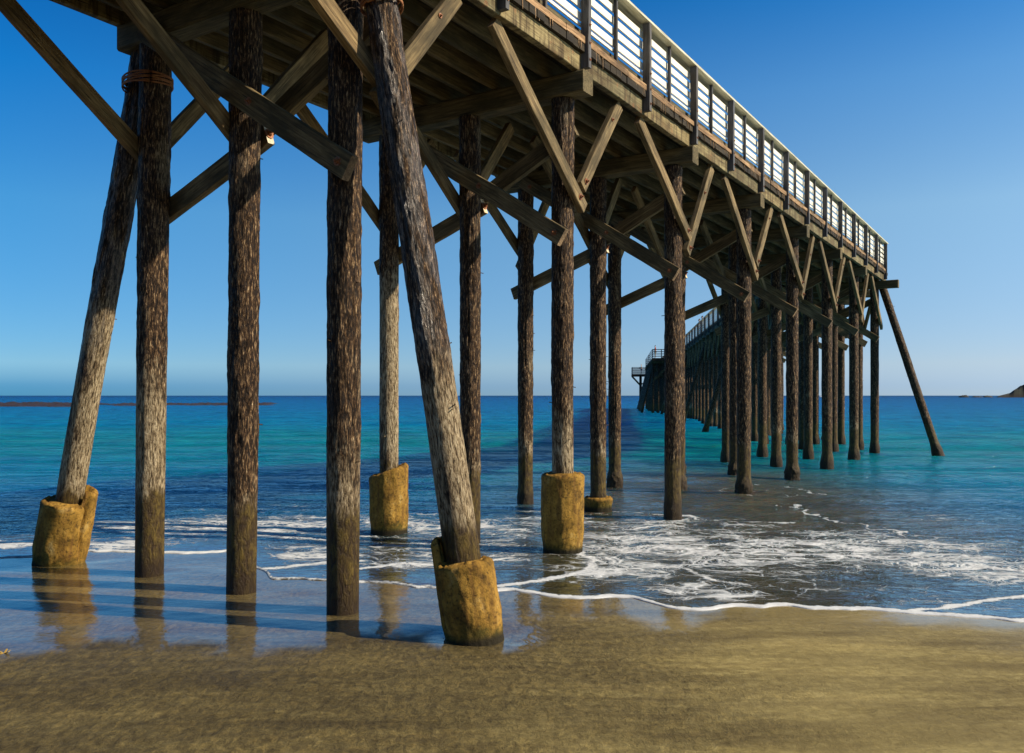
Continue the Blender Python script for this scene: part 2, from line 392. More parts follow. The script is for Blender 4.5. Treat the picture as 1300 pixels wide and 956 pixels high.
for px, py, rx, ry, st in blobs:
    cx, cy = unp(px, py); wx = rx*cy/F; wy = ry*cy*cy/(EYE*F)
    dens = np.maximum(dens, st*np.exp(-(((X-cx)/wx/1.25)**2+((Y-cy)/wy/1.2)**2)**1.6))
lines = np.exp(-((Vv-.04)/(.035+.075*fbm(X*1.3, 0*X, 0*X, 71, 3)))**2)*np.interp(X, [-9, -6, -5.9, -3.6, -3.4, -1.2, -.6, 0, 1.5, 9], [.8, .8, 1, 1, .6, .62, .7, .85, 1.1, 1.05])
lines = np.maximum(lines, .9*band([(636, 744), (690, 736), (735, 727), (752, 716), (740, 700), (735, 692)], .10, 1))
lines = np.maximum(lines, .9*band([(1160, 776), (1230, 765), (1320, 755)], .07, 2))
lines = np.maximum(lines, .7*band([(1000, 636), (1050, 648), (1100, 662), (1145, 671)], .07, 3, .3))
lines = np.maximum(lines, .8*band([(460, 722), (520, 714), (570, 718), (640, 706)], .09, 4))
lines = np.maximum(lines, .8*band([(340, 722), (400, 716), (460, 712)], .12, 5))
lines = np.maximum(lines, .7*band([(740, 643), (820, 646), (900, 652), (1000, 660)], .08, 6, .3))
lines = np.maximum(lines, .7*band([(830, 712), (880, 720), (905, 735), (950, 742)], .07, 7))
lines = np.maximum(lines, .6*band([(950, 606), (990, 613), (1040, 625)], .08, 8, .3))
lines = np.maximum(lines, .9*band([(-60, 692), (40, 690), (120, 690), (190, 694)], .10, 9))
me = mesh_np('water', np.stack([X, Y, Z], -1).reshape(-1, 3), grid_faces(len(xs), len(vs)))
sx, sy = unp(905, 622); sx2, sy2 = unp(1000, 680)
mesh_attr(me, 'body_tone', np.clip(np.exp(-(((X-sx)/5.0)**2+((Y-sy)/7.5)**2)**1.5)+np.exp(-(((X-sx2)/4.5)**2+((Y-sy2)/4.0)**2)**1.5), 0, 1)*.92)  # brown shallows painted in where dark pile reflections let them show
mesh_attr(me, 'shore', Vv); mesh_attr(me, 'foam', dens); mesh_attr(me, 'line', lines)
def mat_water():
    n = NT('sea_water'); g = n.n('ShaderNodeNewGeometry').outputs['Position']; v = n.attr('shore')
    lg = n.math('LOGARITHM', n.math('ADD', v, 1), 10)                 # 0 at the edge, 1 at 9 m, 2 at 99 m
    wob = n.math('MULTIPLY', n.math('SUBTRACT', n.noise(n.mapping(g, (.25, 1, 1)), .22, 4, .6), .5), .35)
    t = n.math('DIVIDE', n.math('ADD', lg, wob), 3.5, clamp=True)
    col = n.ramp(t, [(0, (.070, .052, .019)), (.17, (.040, .036, .018)), (.22, (.008, .045, .080)), (.29, (.0, .090, .18)), (.345, (.0, .13, .21)), (.43, (.0, .170, .205)), (.51, (.0, .155, .33)), (.62, (.0, .115, .32)), (.77, (.0, .075, .26)), (.95, (.0, .04, .16))])
    col = n.mix(n.attr('body_tone'), col, (.080, .068, .034))
    body_tone = n.noise(n.mapping(g, (.3, 1.4, 1)), 1.1, 5, .6)
    col = n.mix(n.ramp(body_tone, [(.35, .35), (.65, 0)]), col, (.003, .02, .035))
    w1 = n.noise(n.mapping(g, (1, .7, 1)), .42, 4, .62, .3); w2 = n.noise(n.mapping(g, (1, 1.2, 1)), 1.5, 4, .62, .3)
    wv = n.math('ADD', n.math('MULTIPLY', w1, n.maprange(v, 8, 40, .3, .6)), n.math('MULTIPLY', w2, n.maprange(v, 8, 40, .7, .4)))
    col = n.mix(n.maprange(v, 4, 14), col, n.mix(1, col, n.ramp(wv, [(.36, (.60, .66, .74)), (.5, (1, 1, 1)), (.64, (1.6, 1.38, 1.22))]), 'MULTIPLY'))  # light and dark wave faces painted into the body colour
    # foam pattern: lacy cells, stretched by the backwash
    warp = n.n('ShaderNodeTexNoise'); n.l(g, warp.inputs['Vector']); warp.inputs['Scale'].default_value = 1.1; warp.inputs['Detail'].default_value = 3
    gv = n.n('ShaderNodeVectorMath'); gv.operation = 'MULTIPLY_ADD'; n.l(warp.outputs['Color'], gv.inputs[0]); gv.inputs[1].default_value = (1.3, 1.0, 0); n.l(g, gv.inputs[2])
    fv = gv.outputs[0]
    st = n.mapping(fv, (1, 1.3, 1), rot=(0, 0, R(14)))
    cell = n.voro(st, 2.7, 'DISTANCE_TO_EDGE'); cell2 = n.voro(n.mapping(fv, (1, 1.1, 1)), 9.5, 'DISTANCE_TO_EDGE')
    lace = n.math('MAXIMUM', n.ramp(cell, [(.0, 1), (.16, .45), (.4, 0)]), n.math('MULTIPLY', n.ramp(cell2, [(.0, 1), (.2, .4), (.45, 0)]), .85))
    cloud = n.noise(n.mapping(fv, (.7, 1.6, 1), rot=(0, 0, R(10))), 2.3, 8, .68)
    tiny = n.noise(fv, 40, 3, .6)
    dn = n.math('MULTIPLY', n.attr('foam'), n.maprange(n.noise(n.mapping(fv, (.8, 1.5, 1), rot=(0, 0, R(16))), 1.15, 4, .6), .36, .58, .60, 1.12))
    s1 = n.math('ADD', n.math('MULTIPLY', lace, .58), n.math('MULTIPLY', n.maprange(cloud, .3, .7), .44))
    s1 = n.math('ADD', s1, n.math('MULTIPLY', n.math('SUBTRACT', tiny, .5), .25))
    th = n.math('SUBTRACT', .985, n.math('MULTIPLY', dn, .80))
    f = n.math('DIVIDE', n.math('SUBTRACT', s1, th), .32, clamp=True)
    f = n.math('MULTIPLY', f, n.maprange(dn, .04, .14))
    ln = n.attr('line'); lf = n.math('SUBTRACT', n.math('MULTIPLY', ln, 1.5), n.math('ADD', n.math('MULTIPLY', n.maprange(n.noise(fv, 9, 5, .7), .3, .7), .9), .1))
    f = n.math('MAXIMUM', f, n.math('MULTIPLY', lf, 2.2, clamp=True), clamp=True)
    col = n.mix(n.math('MULTIPLY', f, .93), col, (.56, .58, .60))
    rough = n.mix(f, n.ramp(t, [(0, .05), (.4, .06), (.7, .18), (1, .3)]), (.85, .85, .85))
    far = n.maprange(lg, .5, 2.6, 1, .55)
    b1 = n.noise(n.mapping(g, (.55, 1.5, 1)), 1.2, 5, .6, .4); b2 = n.noise(n.mapping(g, (.7, 1.6, 1), rot=(0, 0, R(12))), 5.5, 4, .6, .4); b3 = n.noise(n.mapping(g, (.45, 1, 1)), .28, 3, .5)
    calm = n.maprange(v, .2, 3, .25, 1)
    b = n.bump(b3, n.maprange(v, 12, 60, 0, .8), .9); b = n.bump(b1, n.math('MULTIPLY', calm, .9), .34, b); b = n.bump(b2, n.math('MULTIPLY', calm, .8), .08, b); b = n.bump(f, .6, .02, b)
    # water body (scattered light) under a reflecting surface; the cap stands for the mean slope of the wavelets at grazing angles
    fr_ = n.n('ShaderNodeFresnel'); fr_.inputs['IOR'].default_value = 1.34; n.l(b, fr_.inputs['Normal'])
    fac = n.math('MINIMUM', n.math('MULTIPLY', fr_.outputs[0], 2.1), n.maprange(lg, 1.0, 1.7, .68, .17)); fac = n.math('MULTIPLY', fac, n.math('SUBTRACT', 1, n.math('MULTIPLY', f, .9)))
    dw = n.n('ShaderNodeBsdfDiffuse'); n.l(col, dw.inputs[0]); n.l(b, dw.inputs['Normal'])
    ss = n.n('ShaderNodeSubsurfaceScattering'); ss.falloff = 'BURLEY'; n.l(col, ss.inputs['Color']); ss.inputs['Radius'].default_value = (.12, .7, 1.5); n.l(n.maprange(v, 2, 30, .05, 3.0), ss.inputs['Scale']); n.l(b, ss.inputs['Normal'])
    di = n.n('ShaderNodeMixShader'); n.l(n.math('MULTIPLY', n.maprange(v, 2, 10), n.math('SUBTRACT', 1, f, clamp=True)), di.inputs[0]); n.l(dw.outputs[0], di.inputs[1]); n.l(ss.outputs[0], di.inputs[2])
    gl = n.n('ShaderNodeBsdfGlossy'); gl.inputs[0].default_value = (.7, .92, 1, 1); n.l(rough, gl.inputs['Roughness']); n.l(b, gl.inputs['Normal'])
    ms = n.n('ShaderNodeMixShader'); n.l(fac, ms.inputs[0]); n.l(di.outputs[0], ms.inputs[1]); n.l(gl.outputs[0], ms.inputs[2])
    n.l(ms.outputs[0], n.t.nodes['Material Output'].inputs[0]); n.t.nodes.remove(n.b)
    return n.m
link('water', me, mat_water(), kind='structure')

# ------------------------------------------------------------------ the pier
LBAY = 4.41; WID = 4.31; ROWS = (.35, 1.97, 3.68)
ANG = math.atan2(.844, .536)
P0 = Vector((-1.34, 8.60, 0))
PM = Matrix.Translation(P0) @ Matrix.Rotation(ANG, 4, 'Z')
pier = empty('wooden_pier', PM,
             label='tall weathered timber pier on round piles, running from the wet beach out over the sea', category='pier')
MI = PM.inverted()
def H(z): return z+EYE
ZC0, ZC1 = H(4.37), H(4.69); ZS1 = H(4.96); ZD1 = H(5.07)

counts = {}
def is_stuff(k): return counts.get(k, 0) >= 98
def pale(o, v=None):
    o.color = ((v if v is not None else random.uniform(.1, 1.0))/8, 0, 0, 1); return o
def cnt(k): counts[k] = counts.get(k, 0)+1

def pile_mesh(name, Rb, Rt, zb, zt, seed, hi=True, growth=0.0, spikes=10, amp=1.0, sm=1.6):
    nu, nz = (72, 300) if hi else (22, 46)
    th = np.linspace(0, 2*math.pi, nu, endpoint=False); z = np.linspace(zb, zt, nz)
    T, Zz = np.meshgrid(th, z); u = (Zz-zb)/(zt-zb); r = Rb+(Rt-Rb)*u
    cx, cy = np.cos(T), np.sin(T)
    k = (fbm(cx*Rb*46, cy*Rb*46, Zz*7, seed, 4)-.5)*.019
    k2 = np.maximum(fbm(cx*Rb*20, cy*Rb*20, Zz*3.6, seed+5, 3)-.5, 0)*.042
    k3 = (fbm(cx*.8, cy*.8, Zz*.7, seed+9, 2)-.5)*.014
    smooth_low = sstep(-.5, .5, Zz-sm+(fbm(cx*1.5, cy*1.5, Zz*1.1, seed+8, 3)-.5)*2.2)*.85+.15
    if hi: r = r + ((k+k2)*smooth_low)*amp + k3
    else: r = r + k2*.8 + k3
    # long drying checks
    if hi:
        for q in range(5):
            t0 = rng.uniform(0, 6.28); z0 = rng.uniform(0, zt*.8); ln = rng.uniform(.8, 2.5)
            d = np.angle(np.exp(1j*(T-t0-.06*np.sin(Zz*2+q)))); r = r-.02*np.exp(-(d/.05)**2)*sstep(z0-.2, z0, Zz)*sstep(z0+ln, z0+ln-.3, Zz)
    if growth: r = r + growth*(sstep(.42, .05, Zz)*.035+sstep(.36, .1, Zz)*(fbm(cx*3, cy*3, Zz*9, seed+3, 3)-.25)*.07)
    ox = (fbm(Zz*.35, 0*Zz, 0*Zz+seed*3.1, 1, 2)-.5)*.02; oy = (fbm(Zz*.35, 0*Zz+9, 0*Zz+seed*3.1, 2, 2)-.5)*.02
    V = np.stack([r*cx+ox, r*cy+oy, Zz], -1).reshape(-1, 3); Fq = grid_faces(nu, nz, True)
    V = V.tolist(); Fl = Fq.tolist()
    V.append([0, 0, zt]); c = len(V)-1; top = (nz-1)*nu
    Fl += [[top+i, top+(i+1) % nu, c, c] for i in range(0)]
    mb = MB(); mb.v = [tuple(v) for v in V]; mb.f = [tuple(f) for f in Fl]
    for i in range(nu): mb.f.append((top+i, top+(i+1) % nu, c))
    for _ in range(spikes):   # old nails and fastenings left in the pile
        zz = random.uniform(1.4, zt-.4); t = random.uniform(0, 6.28); d = Vector((math.cos(t), math.sin(t), random.uniform(-.2, .3)))
        rr = Rb+(Rt-Rb)*(zz-zb)/(zt-zb); mb.tube(Vector((0, 0, zz))+d*(rr-.03), Vector((0, 0, zz))+d*(rr+random.uniform(.025, .06)), .007, .006, 5)
    m = mesh_py(name, mb.v, mb.f, True); return m

lowpiles = []
def lopile(i):
    if not lowpiles:
        for q in range(5): lowpiles.append(pile_mesh('pile', .155, .165, -1.6, ZC0-.002, 100+q, False, 1.0, 4))
        for m in lowpiles: m.materials.append(M_pile)
    return lowpiles[i % 5]

def footing(parent, Ro, Rin, hfun, seed, zb=-.5, tilt=None, squash=1.0):
    nu, nz = 150, 46; T = np.linspace(0, 2*math.pi, nu, endpoint=False)
    hs = np.array([hfun(t) for t in T]); rows = []
    cx, cy = np.cos(T), np.sin(T)
    for i in range(nz):
        u = i/(nz-1); z = zb+(hs-.05-zb)*u
        r = Ro + (fbm(cx*2.2, cy*2.2, z*2.2, seed, 3)-.5)*.035 + (fbm(cx*9, cy*9, z*14, seed+4, 4)-.5)*.018
        r = r - .02*sstep(.22, .0, z)
        if hasattr(hfun, 'a'):
            for sg in (-1, 1):
                dd = np.angle(np.exp(1j*(T-hfun.a-sg*(1.0+.12*np.sin(z*5+sg))))); r = r-.07*np.exp(-(dd/.055)**2)*sstep(-.1, .5, z)
        rows.append((r, z))
    r, z = rows[-1]; rows.append((r-.012, hs-.02)); rows.append((r-.045, hs+(vnoise(T*9, 0, 0, seed)-.5)*.03))
    rows.append(((r+Rin)/2, hs-.01+(vnoise(T*7, 3, 0, seed)-.5)*.05)); low = min(hs)+.01; rows.append(((r+Rin)/2-.02, np.where(hs > min(hs)+.1, low, hs-.01))); rows.append((np.full(nu, Rin-.06), np.full(nu, low+.02)))
    V = np.concatenate([np.stack([rr*cx, rr*cy*squash, zz], -1) for rr, zz in rows])
    me = mesh_np('concrete_footing', V, grid_faces(nu, len(rows), True))
    return link('concrete_footing', me, M_conc, parent, tilt)

def bolt(parent, p, d, r=.032):
    """washer and nut standing on a timber face; p, d in the parent's own frame"""
    mb = MB(); p = Vector(p); d = Vector(d).normalized()
    mb.tube(p-d*.01, p+d*.008, r*1.5, r*1.5, 14); mb.tube(p+d*.008, p+d*r, r*.85, r*.8, 6); mb.tube(p+d*r, p+d*r*1.8, r*.4, r*.35, 8)
    return link('bolt', mb.mesh('bolt'), M_bolt, parent)

def rope_wrap(parent, c, rx, ry, n, dz, seed=0, loop=False, tilt=0):
    V = []; m = 14*n*3; ring = 7; r = .011; path = []
    for i in range(m+1):
        t = i/m*n*2*math.pi; zz = (i/m-.5)*dz+.012*math.sin(t*2.3+seed)+tilt*math.cos(t)
        path.append(Vector((c[0]+rx*math.cos(t)*(1+.015*math.sin(3*t+seed)), c[1]+ry*math.sin(t), c[2]+zz)))
    if loop:
        q = path[-1]; path += [q+Vector((.02, .10+.09*math.sin(a), .0+.12*math.cos(a))) for a in [x*.35 for x in range(16)]]
    mb = MB()
    for i, p in enumerate(path):
        d = (path[min(i+1, len(path)-1)]-path[max(i-1, 0)]).normalized(); a = d.orthogonal().normalized(); b = d.cross(a)
        for j in range(ring):
            tt = 2*math.pi*j/ring; mb.v.append(tuple(p+a*r*math.cos(tt)+b*r*math.sin(tt)))
    for i in range(len(path)-1):
        for j in range(ring): mb.f.append((i*ring+j, i*ring+(j+1) % ring, (i+1)*ring+(j+1) % ring, (i+1)*ring+j))
    return link('rope_wrap', mb.mesh('rope_wrap', True), M_rope, parent)

def shear(x0, y0, lx, ly):
    """upright pile at x0,y0 leaning lx,ly metres per metre"""
    return Matrix(((1, 0, lx, x0), (0, 1, ly, y0), (0, 0, 1, 0), (0, 0, 0, 1)))
def lean(base, top):
    """matrix that takes local z to the axis base->top; local z=0 at the beach level"""
    base = Vector(base); top = Vector(top); d = (top-base).normalized()
    b0 = base-d*(base.z/d.z)
    return Matrix.Translation(b0) @ d.to_track_quat('Z', 'Y').to_matrix().to_4x4()
V_ = Vector

# --- near section, bents -2 .. 7
for k in range(-2, 8):
    x = LBAY*k; near_b = 0 <= k <= 3
    # round piles
    for ri, s in enumerate(ROWS):
        jx, jy = random.uniform(-.04, .04), random.uniform(-.03, .03)
        if k == 0: s = (.47, 2.08, 3.79)[ri]
        if 0 <= k <= 4:
            Rb, Rt = {0: ((.165, .178), (.16, .178), (.165, .19))[ri]}.get(k, (.155, .165))
            me = pile_mesh('pile', Rb, Rt, -1.2, ZC0-.003, 10+k*5+ri, True, 1.0 if k >= 3 else (.35 if k >= 2 else 0), 8, sm={(0, 0): 1.8, (0, 1): 1.3, (0, 2): 2.9, (1, 2): 4.1, (1, 0): 2.0}.get((k, ri), 1.3))
            o = link('pile', me, M_pile, pier)
        else: o = link('pile', lopile(k*3+ri), M_pile, pier)
        lx = (-.004, -.006, -.010)[ri] if k == 0 else random.uniform(-.002, .004)
        # lean is sideways in the photo: along the world X axis
        pale(o, {(0, 0): 1.15, (0, 1): .55, (0, 2): 2.1, (1, 2): 3.9, (1, 0): 1.5, (1, 1): .7}.get((k, ri)))
        wl = V_((.536, -.844, 0))*({0: (.0035, .010, .012)}.get(k, (0, 0, 0))[ri])
        o.matrix_local = lean((x+jx-wl.x*2.2, s-wl.y*2.2, 0), (x+jx+wl.x*4.4, s+wl.y*4.4, 6.6)); cnt('pile')
        o.rotation_euler.rotate_axis('Z', random.uniform(0, 6.28)) if k > 4 or k < 0 else None
        if k == 1 and ri == 0: footing(o, .315, .15, lambda t: 1.10, 1)
        if k == 1 and ri == 2: footing(o, .325, .15, lambda t: 1.00+.10*math.cos(t-2.2), 2)
        if k == 2 and ri == 1: footing(o, .30, .15, lambda t: .20, 3)
    # cap beam
    over = .09 if k < 7 else .55
    cut = None
    cap = timber('cap_beam', (x, -over, (ZC0+ZC1)/2), (x, WID-.06, (ZC0+ZC1)/2), ZC1-ZC0-.004, .31, (1, 0, 0), M_beam, pier, 8)
    # transverse braces: full diagonal on the shore face, two-piece diagonal on the sea face
    rp = .165; sc0 = 1.0
    t1 = timber('diagonal_brace', (x-rp-.055, 3.62, H(4.48)), (x-rp-.055, .20, H(2.28)), .26, .10, (1, 0, 0), M_brace, pier, endmat=M_toe)
    t2 = timber('diagonal_brace', (x+rp+.055, 4.12, H(2.20)), (x+rp+.055, 1.88, H(3.02)), .25, .10, (1, 0, 0), M_brace, pier, endmat=M_end)
    t3 = timber('diagonal_brace', (x+rp+.162, 2.25, H(3.05)), (x+rp+.162, .30, H(4.02)), .25, .10, (1, 0, 0), M_brace, pier)
    if 0 <= k <= 3:
        L2 = (V_((x, 4.12, 2.20))-V_((x, 1.88, 3.02))).length
        bolt(t2, (L2+.003, 0, .0), (1, 0, 0), .04)
        bolt(t1, (.25, -.052, 0), (0, -1, 0)); bolt(t1, (3.92, -.052, 0), (0, -1, 0)); bolt(t1, (2.35, -.052, 0), (0, -1, 0))
    # longitudinal knee braces
    for ri, s in enumerate(ROWS):
        off = s-.165-.055 if ri == 0 else s+.165+.055
        hi = (k % 2 == 0)
        za, zb2 = (H(3.02), H(2.72)) if hi else (H(2.78), H(3.08))
        if k == 0: za, zb2 = H(3.2), H(3.05)
        if k > -2:
            if k >= 0 or True:
                if k == 0 and ri: za = H(2.80)
                a = timber('knee_brace', (x-.49*LBAY, off, ZC1-.03), (x+.26, off, za), .20, .095, (0, 1, 0), M_brace, pier, endmat=M_toe)
                if ri == 0 and 0 <= k <= 5:
                    la = math.hypot(.49*LBAY+.26, ZC1-.03-za); sg = -1
                    bolt(a, (la-.22, -.05, 0), (0, -1, 0)); 
        if k < 7:
            b = timber('knee_brace', (x+(.10 if hi else .19), off-(.0 if ri else .0), zb2), (x+.335*LBAY, off, ZC1-.03), .20, .095, (0, 1, 0), M_brace, pier)
            if ri == 0 and 0 <= k <= 5: bolt(b, (.13, -.05, .0), (0, -1, 0)); bolt(b, (1.6, -.05, .04), (0, -1, 0), .02)
x0n, x1n = -2.4*LBAY, 7*LBAY+.55
# raking piles
def raker(base, top, Rb, Rt, seed, foot=None, mat=None, hi=True):
    b, t = V_(base), V_(top); d = (t-b).normalized()
    M = lean(b, t); L = (t-b).length
    me = pile_mesh('pile', Rb, Rt, -1.0, L-(0-b.z)*0, seed, hi, 0 if not foot and hi else (1.0 if not hi else 0), 8, .9 if hi else 1, sm=foot or 1.3)
    o = link('pile', me, mat or M_batter, pier, M); cnt('pile'); pale(o, 2.3); return o
def wang(o, wx, wy):
    v = (PM @ o.matrix_basis).to_3x3().inverted() @ V_((wx, wy, 0)); return math.atan2(v.y, v.x)
# world px -> pier frame
def pf(px, py, Yw): 
    w = V_(((px-650)/F*Yw, Yw, EYE-(py-502)/F*Yw)); return MI @ w
rk = raker(pf(600, 790, 7.92), pf(480, -25, 8.62), .170, .160, 60, 2.3)
def h_right(t):   # broken sleeve: high shard at the back left
    d = abs(math.atan2(math.sin(t-h_right.a), math.cos(t-h_right.a))); return .70+.25*max(0, min(1, (1.15-d)/.10))
h_right.a = wang(rk, -.75, .66)
footing(rk, .285, .16, h_right, 4, -.5)
pale(rk, 2.3)
rl = raker(pf(77, 700, 11.45), pf(193, 25, 10.85), .165, .17, 61, 3.3)
pale(rl, 3.2)
def h_left(t):
    d = abs(math.atan2(math.sin(t-h_left.a), math.cos(t-h_left.a))); return .85+.19*max(0, min(1, (1.0-d)/.04))
h_left.a = wang(rl, .80, .6)
footing(rl, .335, .17, h_left, 5, -.5)
r7 = raker((7*LBAY+.1, -1.95, 0), (7*LBAY+.3, .10, ZC0+.1), .165, .15, 62, None, M_pile, False); pale(r7, .1)
# wire lashings
o0 = [o for o in bpy.data.objects if o.name.startswith('pile')]
lash = rope_wrap(pier, (.03, 3.88, H(3.93)), .27, .34, 7, .13, 1, True)
lash2 = rope_wrap(rk, (0, 0, 6.45), .215, .215, 8, .12, 2)
lash3 = rope_wrap(rk, (0, 0, 6.30), .21, .21, 3, .04, 4)

# stringers, deck
SX = [0.06+(WID-.12)*i/9 for i in range(10)]
for i, s in enumerate(SX[1:-1]):
    timber('stringer', (x0n, s, (ZC1+ZS1)/2), (x1n-.02, s, (ZC1+ZS1)/2), ZS1-ZC1-.004, .09, (0, 1, 0), M_beam, pier, 60)
for k in range(-5, 15):     # edge beam in half-bay lengths, butted at the railing posts
    a, b = k*LBAY/2+.004, (k+1)*LBAY/2-.004
    if k == 14: b = x1n
    timber('edge_beam', (a, .055, (ZC1+ZS1)/2+.001), (b, .055, (ZC1+ZS1)/2+.001), ZS1-ZC1-.006, .11, (0, 1, 0), M_fascia, pier, 8)
timber('edge_beam', (x0n, WID-.055, (ZC1+ZS1)/2), (x1n, WID-.055, (ZC1+ZS1)/2), ZS1-ZC1-.004, .11, (0, 1, 0), M_fascia, pier, 60)
def deck_mesh(xa, xb, y0=-.06, y1=WID+.06, w=.20):
    mb = MB(); x = xa
    while x < xb:
        e = min(x+w-.006, xb); mb.box((x, y0+random.uniform(-.012, .012), ZS1+.001), (e, y1+random.uniform(-.02, .02), ZD1+random.uniform(-.004, .004)), .002); x += w
    return mb.mesh('deck')
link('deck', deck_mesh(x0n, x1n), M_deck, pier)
def toe(side, xa, xb, parent, y):
    mb = MB(); x = xa
    while x < xb:
        e = min(x+random.uniform(1.0, 2.2), xb); j = random.uniform(-.01, .01); mb.box((x+.01, y-.045+j, ZD1+.006), (e, y+.045+j, ZD1+.10+random.uniform(-.02, .01)), .006)
        q = x+.1
        while q < e-.1:   # drips of tar and splinters under the edge
            if random.random() < .55: mb.tube((q, y-.03, ZD1+.01), (q+.01, y-.035, ZD1-random.uniform(.06, .17)), .012, .004, 5)
            q += random.uniform(.06, .2)
        x = e
    return link('toe_board', mb.mesh('toe_board'), M_toe, parent)
def railing(parent, xa, xb, y, out, posts, thin, hi=True, name='railing'):
    """out = -1 or 1: the side the posts stand on"""
    r = empty(name, Matrix.Identity(4), parent)
    for zc, hb in ((6.05, .115), (5.875, .115), (5.695, .115), (5.515, .115), (5.405, .045)):
        if hi: timber('rail_board', (xa, y, H(zc)), (xb, y, H(zc)), hb, .022, (0, 1, 0), M_white, r, 40, wear=.8)
        else:
            mb = MB(); mb.box((xa, y-.02, H(zc)-.062), (xb, y+.02, H(zc)+.062)); link('rail_board', mb.mesh('rail_board'), M_white, r)
    timber('top_rail', (xa, y-.0+out*.03, H(6.245)), (xb, y+out*.03, H(6.245)), .045, .26, (0, 1, 0), M_cap, r, 40, wear=.6)
    timber('curb', (xa, y-out*.10, H(5.265)), (xb, y-out*.10, H(5.265)), .20, .15, (0, 1, 0), M_beam, r, 40)
    for q in posts:
        timber('post', (q, y+out*.105, H(4.74)), (q, y+out*.105, H(6.20)), .13, .085, (1, 0, 0), M_post, r, 3, wear=.5)
    for q in thin:
        timber('baluster', (q, y+out*.055, H(5.06)), (q, y+out*.055, H(6.21)), .055, .045, (1, 0, 0), M_post, r, 2, wear=.3)
    return r
xe = 7*LBAY+.35
toe('r', x0n, xe, pier, -.03); toe('l', x0n, xe, pier, WID+.03)
pk = [k*LBAY/2 for k in range(-4, 15)]
pr = railing(pier, x0n, xe, .045, -1, pk, [q+LBAY/4 for q in pk[:-1]])
railing(pier, x0n, xe, WID-.045, 1, pk, [q+LBAY/4 for q in pk[:-1]])
# post bolts on the outer face
for ch in list(pr.children):
    if ch.name.startswith('post') and ch.matrix_basis.translation.x > -3 and ch.matrix_basis.translation.x < 16:
        for zz in (.12, .36, .62):
            bolt(ch, (zz, 0, .066 if (ch.matrix_basis.to_3x3() @ V_((0, 0, 1))).y < 0 else -.066), (0, 0, 1 if (ch.matrix_basis.to_3x3() @ V_((0, 0, 1))).y < 0 else -1), .014)

# --- far section: bends towards the sea
fa = R(82.6)
pivot = V_((11.35, 36.4, 0))                               # left edge of the bend, world
far_M = Matrix.Translation(pivot) @ Matrix.Rotation(fa, 4, 'Z') @ Matrix.Translation((0, -WID, 0))
FM = MI @ far_M                                            # far frame inside the pier frame
NF = 38; LF = 3.12; xf1 = NF*LF
def fpt(p): return FM @ V_(p)
fside_x = (FM.to_3x3() @ V_((1, 0, 0))); fside_y = (FM.to_3x3() @ V_((0, 1, 0)))
restp = MB(); restk = MB(); restd = MB()
for k in range(1, NF+1):
    x = k*LF-1.2
    for ri, s in enumerate((.4, 1.6, 2.8, 3.98)):
        if counts.get('pile', 0) < 96:
            o = link('pile', lopile(k*7+ri), M_pile, pier, FM @ Matrix.Translation((x, s, 0)) @ Matrix.Rotation(random.uniform(0, 6), 4, 'Z')); cnt('pile'); pale(o)
        else: restp.tube(fpt((x, s, -1.5)), fpt((x, s, ZC0-.003)), .20, .16, 10)
    if k % 6 == 5 or k in (NF-1, NF):
        b, t = fpt((x+.3, WID+2.0, -1.4)), fpt((x+.3, WID-.25, ZC0)); 
        restp.tube(b, t, .17, .15, 10) if k > 12 else pale(raker(b, t, .165, .15, 70+k, None, M_pile, False), .2)
    timber('cap_beam', fpt((x, -.1, (ZC0+ZC1)/2)), fpt((x, WID+.1, (ZC0+ZC1)/2)), ZC1-ZC0-.004, .31, fside_x, M_beam, pier, 2)
    for (a, b, wd) in (((x-.22, 4.2, H(4.5)), (x-.22, .16, H(2.26)), .27), ((x+.22, 4.12, H(2.2)), (x+.22, .3, H(4.1)), .25)):
        if k < 36: timber('diagonal_brace', fpt(a), fpt(b), wd, .10, fside_x, M_brace, pier, 2)
        else: restd.beam(fpt(a), fpt(b), wd, .1, fside_x)
    for s in (.13, 2.2, 4.2):
        for (a, b) in (((x-.49*LF, s, ZC1-.03), (x+.2, s, H(2.9))), ((x+.1, s, H(2.8)), (x+.335*LF, s, ZC1-.03))):
            if k <= 8: timber('knee_brace', fpt(a), fpt(b), .2, .095, fside_y, M_brace, pier, 2)
            else: restk.beam(fpt(a), fpt(b), .2, .095, fside_y)
pale(link('pile', restp.mesh('pile', True), M_pile, pier, kind='stuff'))
link('knee_brace', restk.mesh('knee_brace'), M_brace, pier, kind='stuff')
link('diagonal_brace', restd.mesh('diagonal_brace'), M_brace, pier, kind='stuff')
for s in SX:
    timber('stringer' if 0 < SX.index(s) < 9 else 'edge_beam', fpt((.2, s, (ZC1+ZS1)/2)), fpt((xf1, s, (ZC1+ZS1)/2)), ZS1-ZC1-.004, .10, fside_y, M_beam, pier, 30)
o = link('deck', deck_mesh(.0, xf1, w=.2), M_deck, pier, FM)
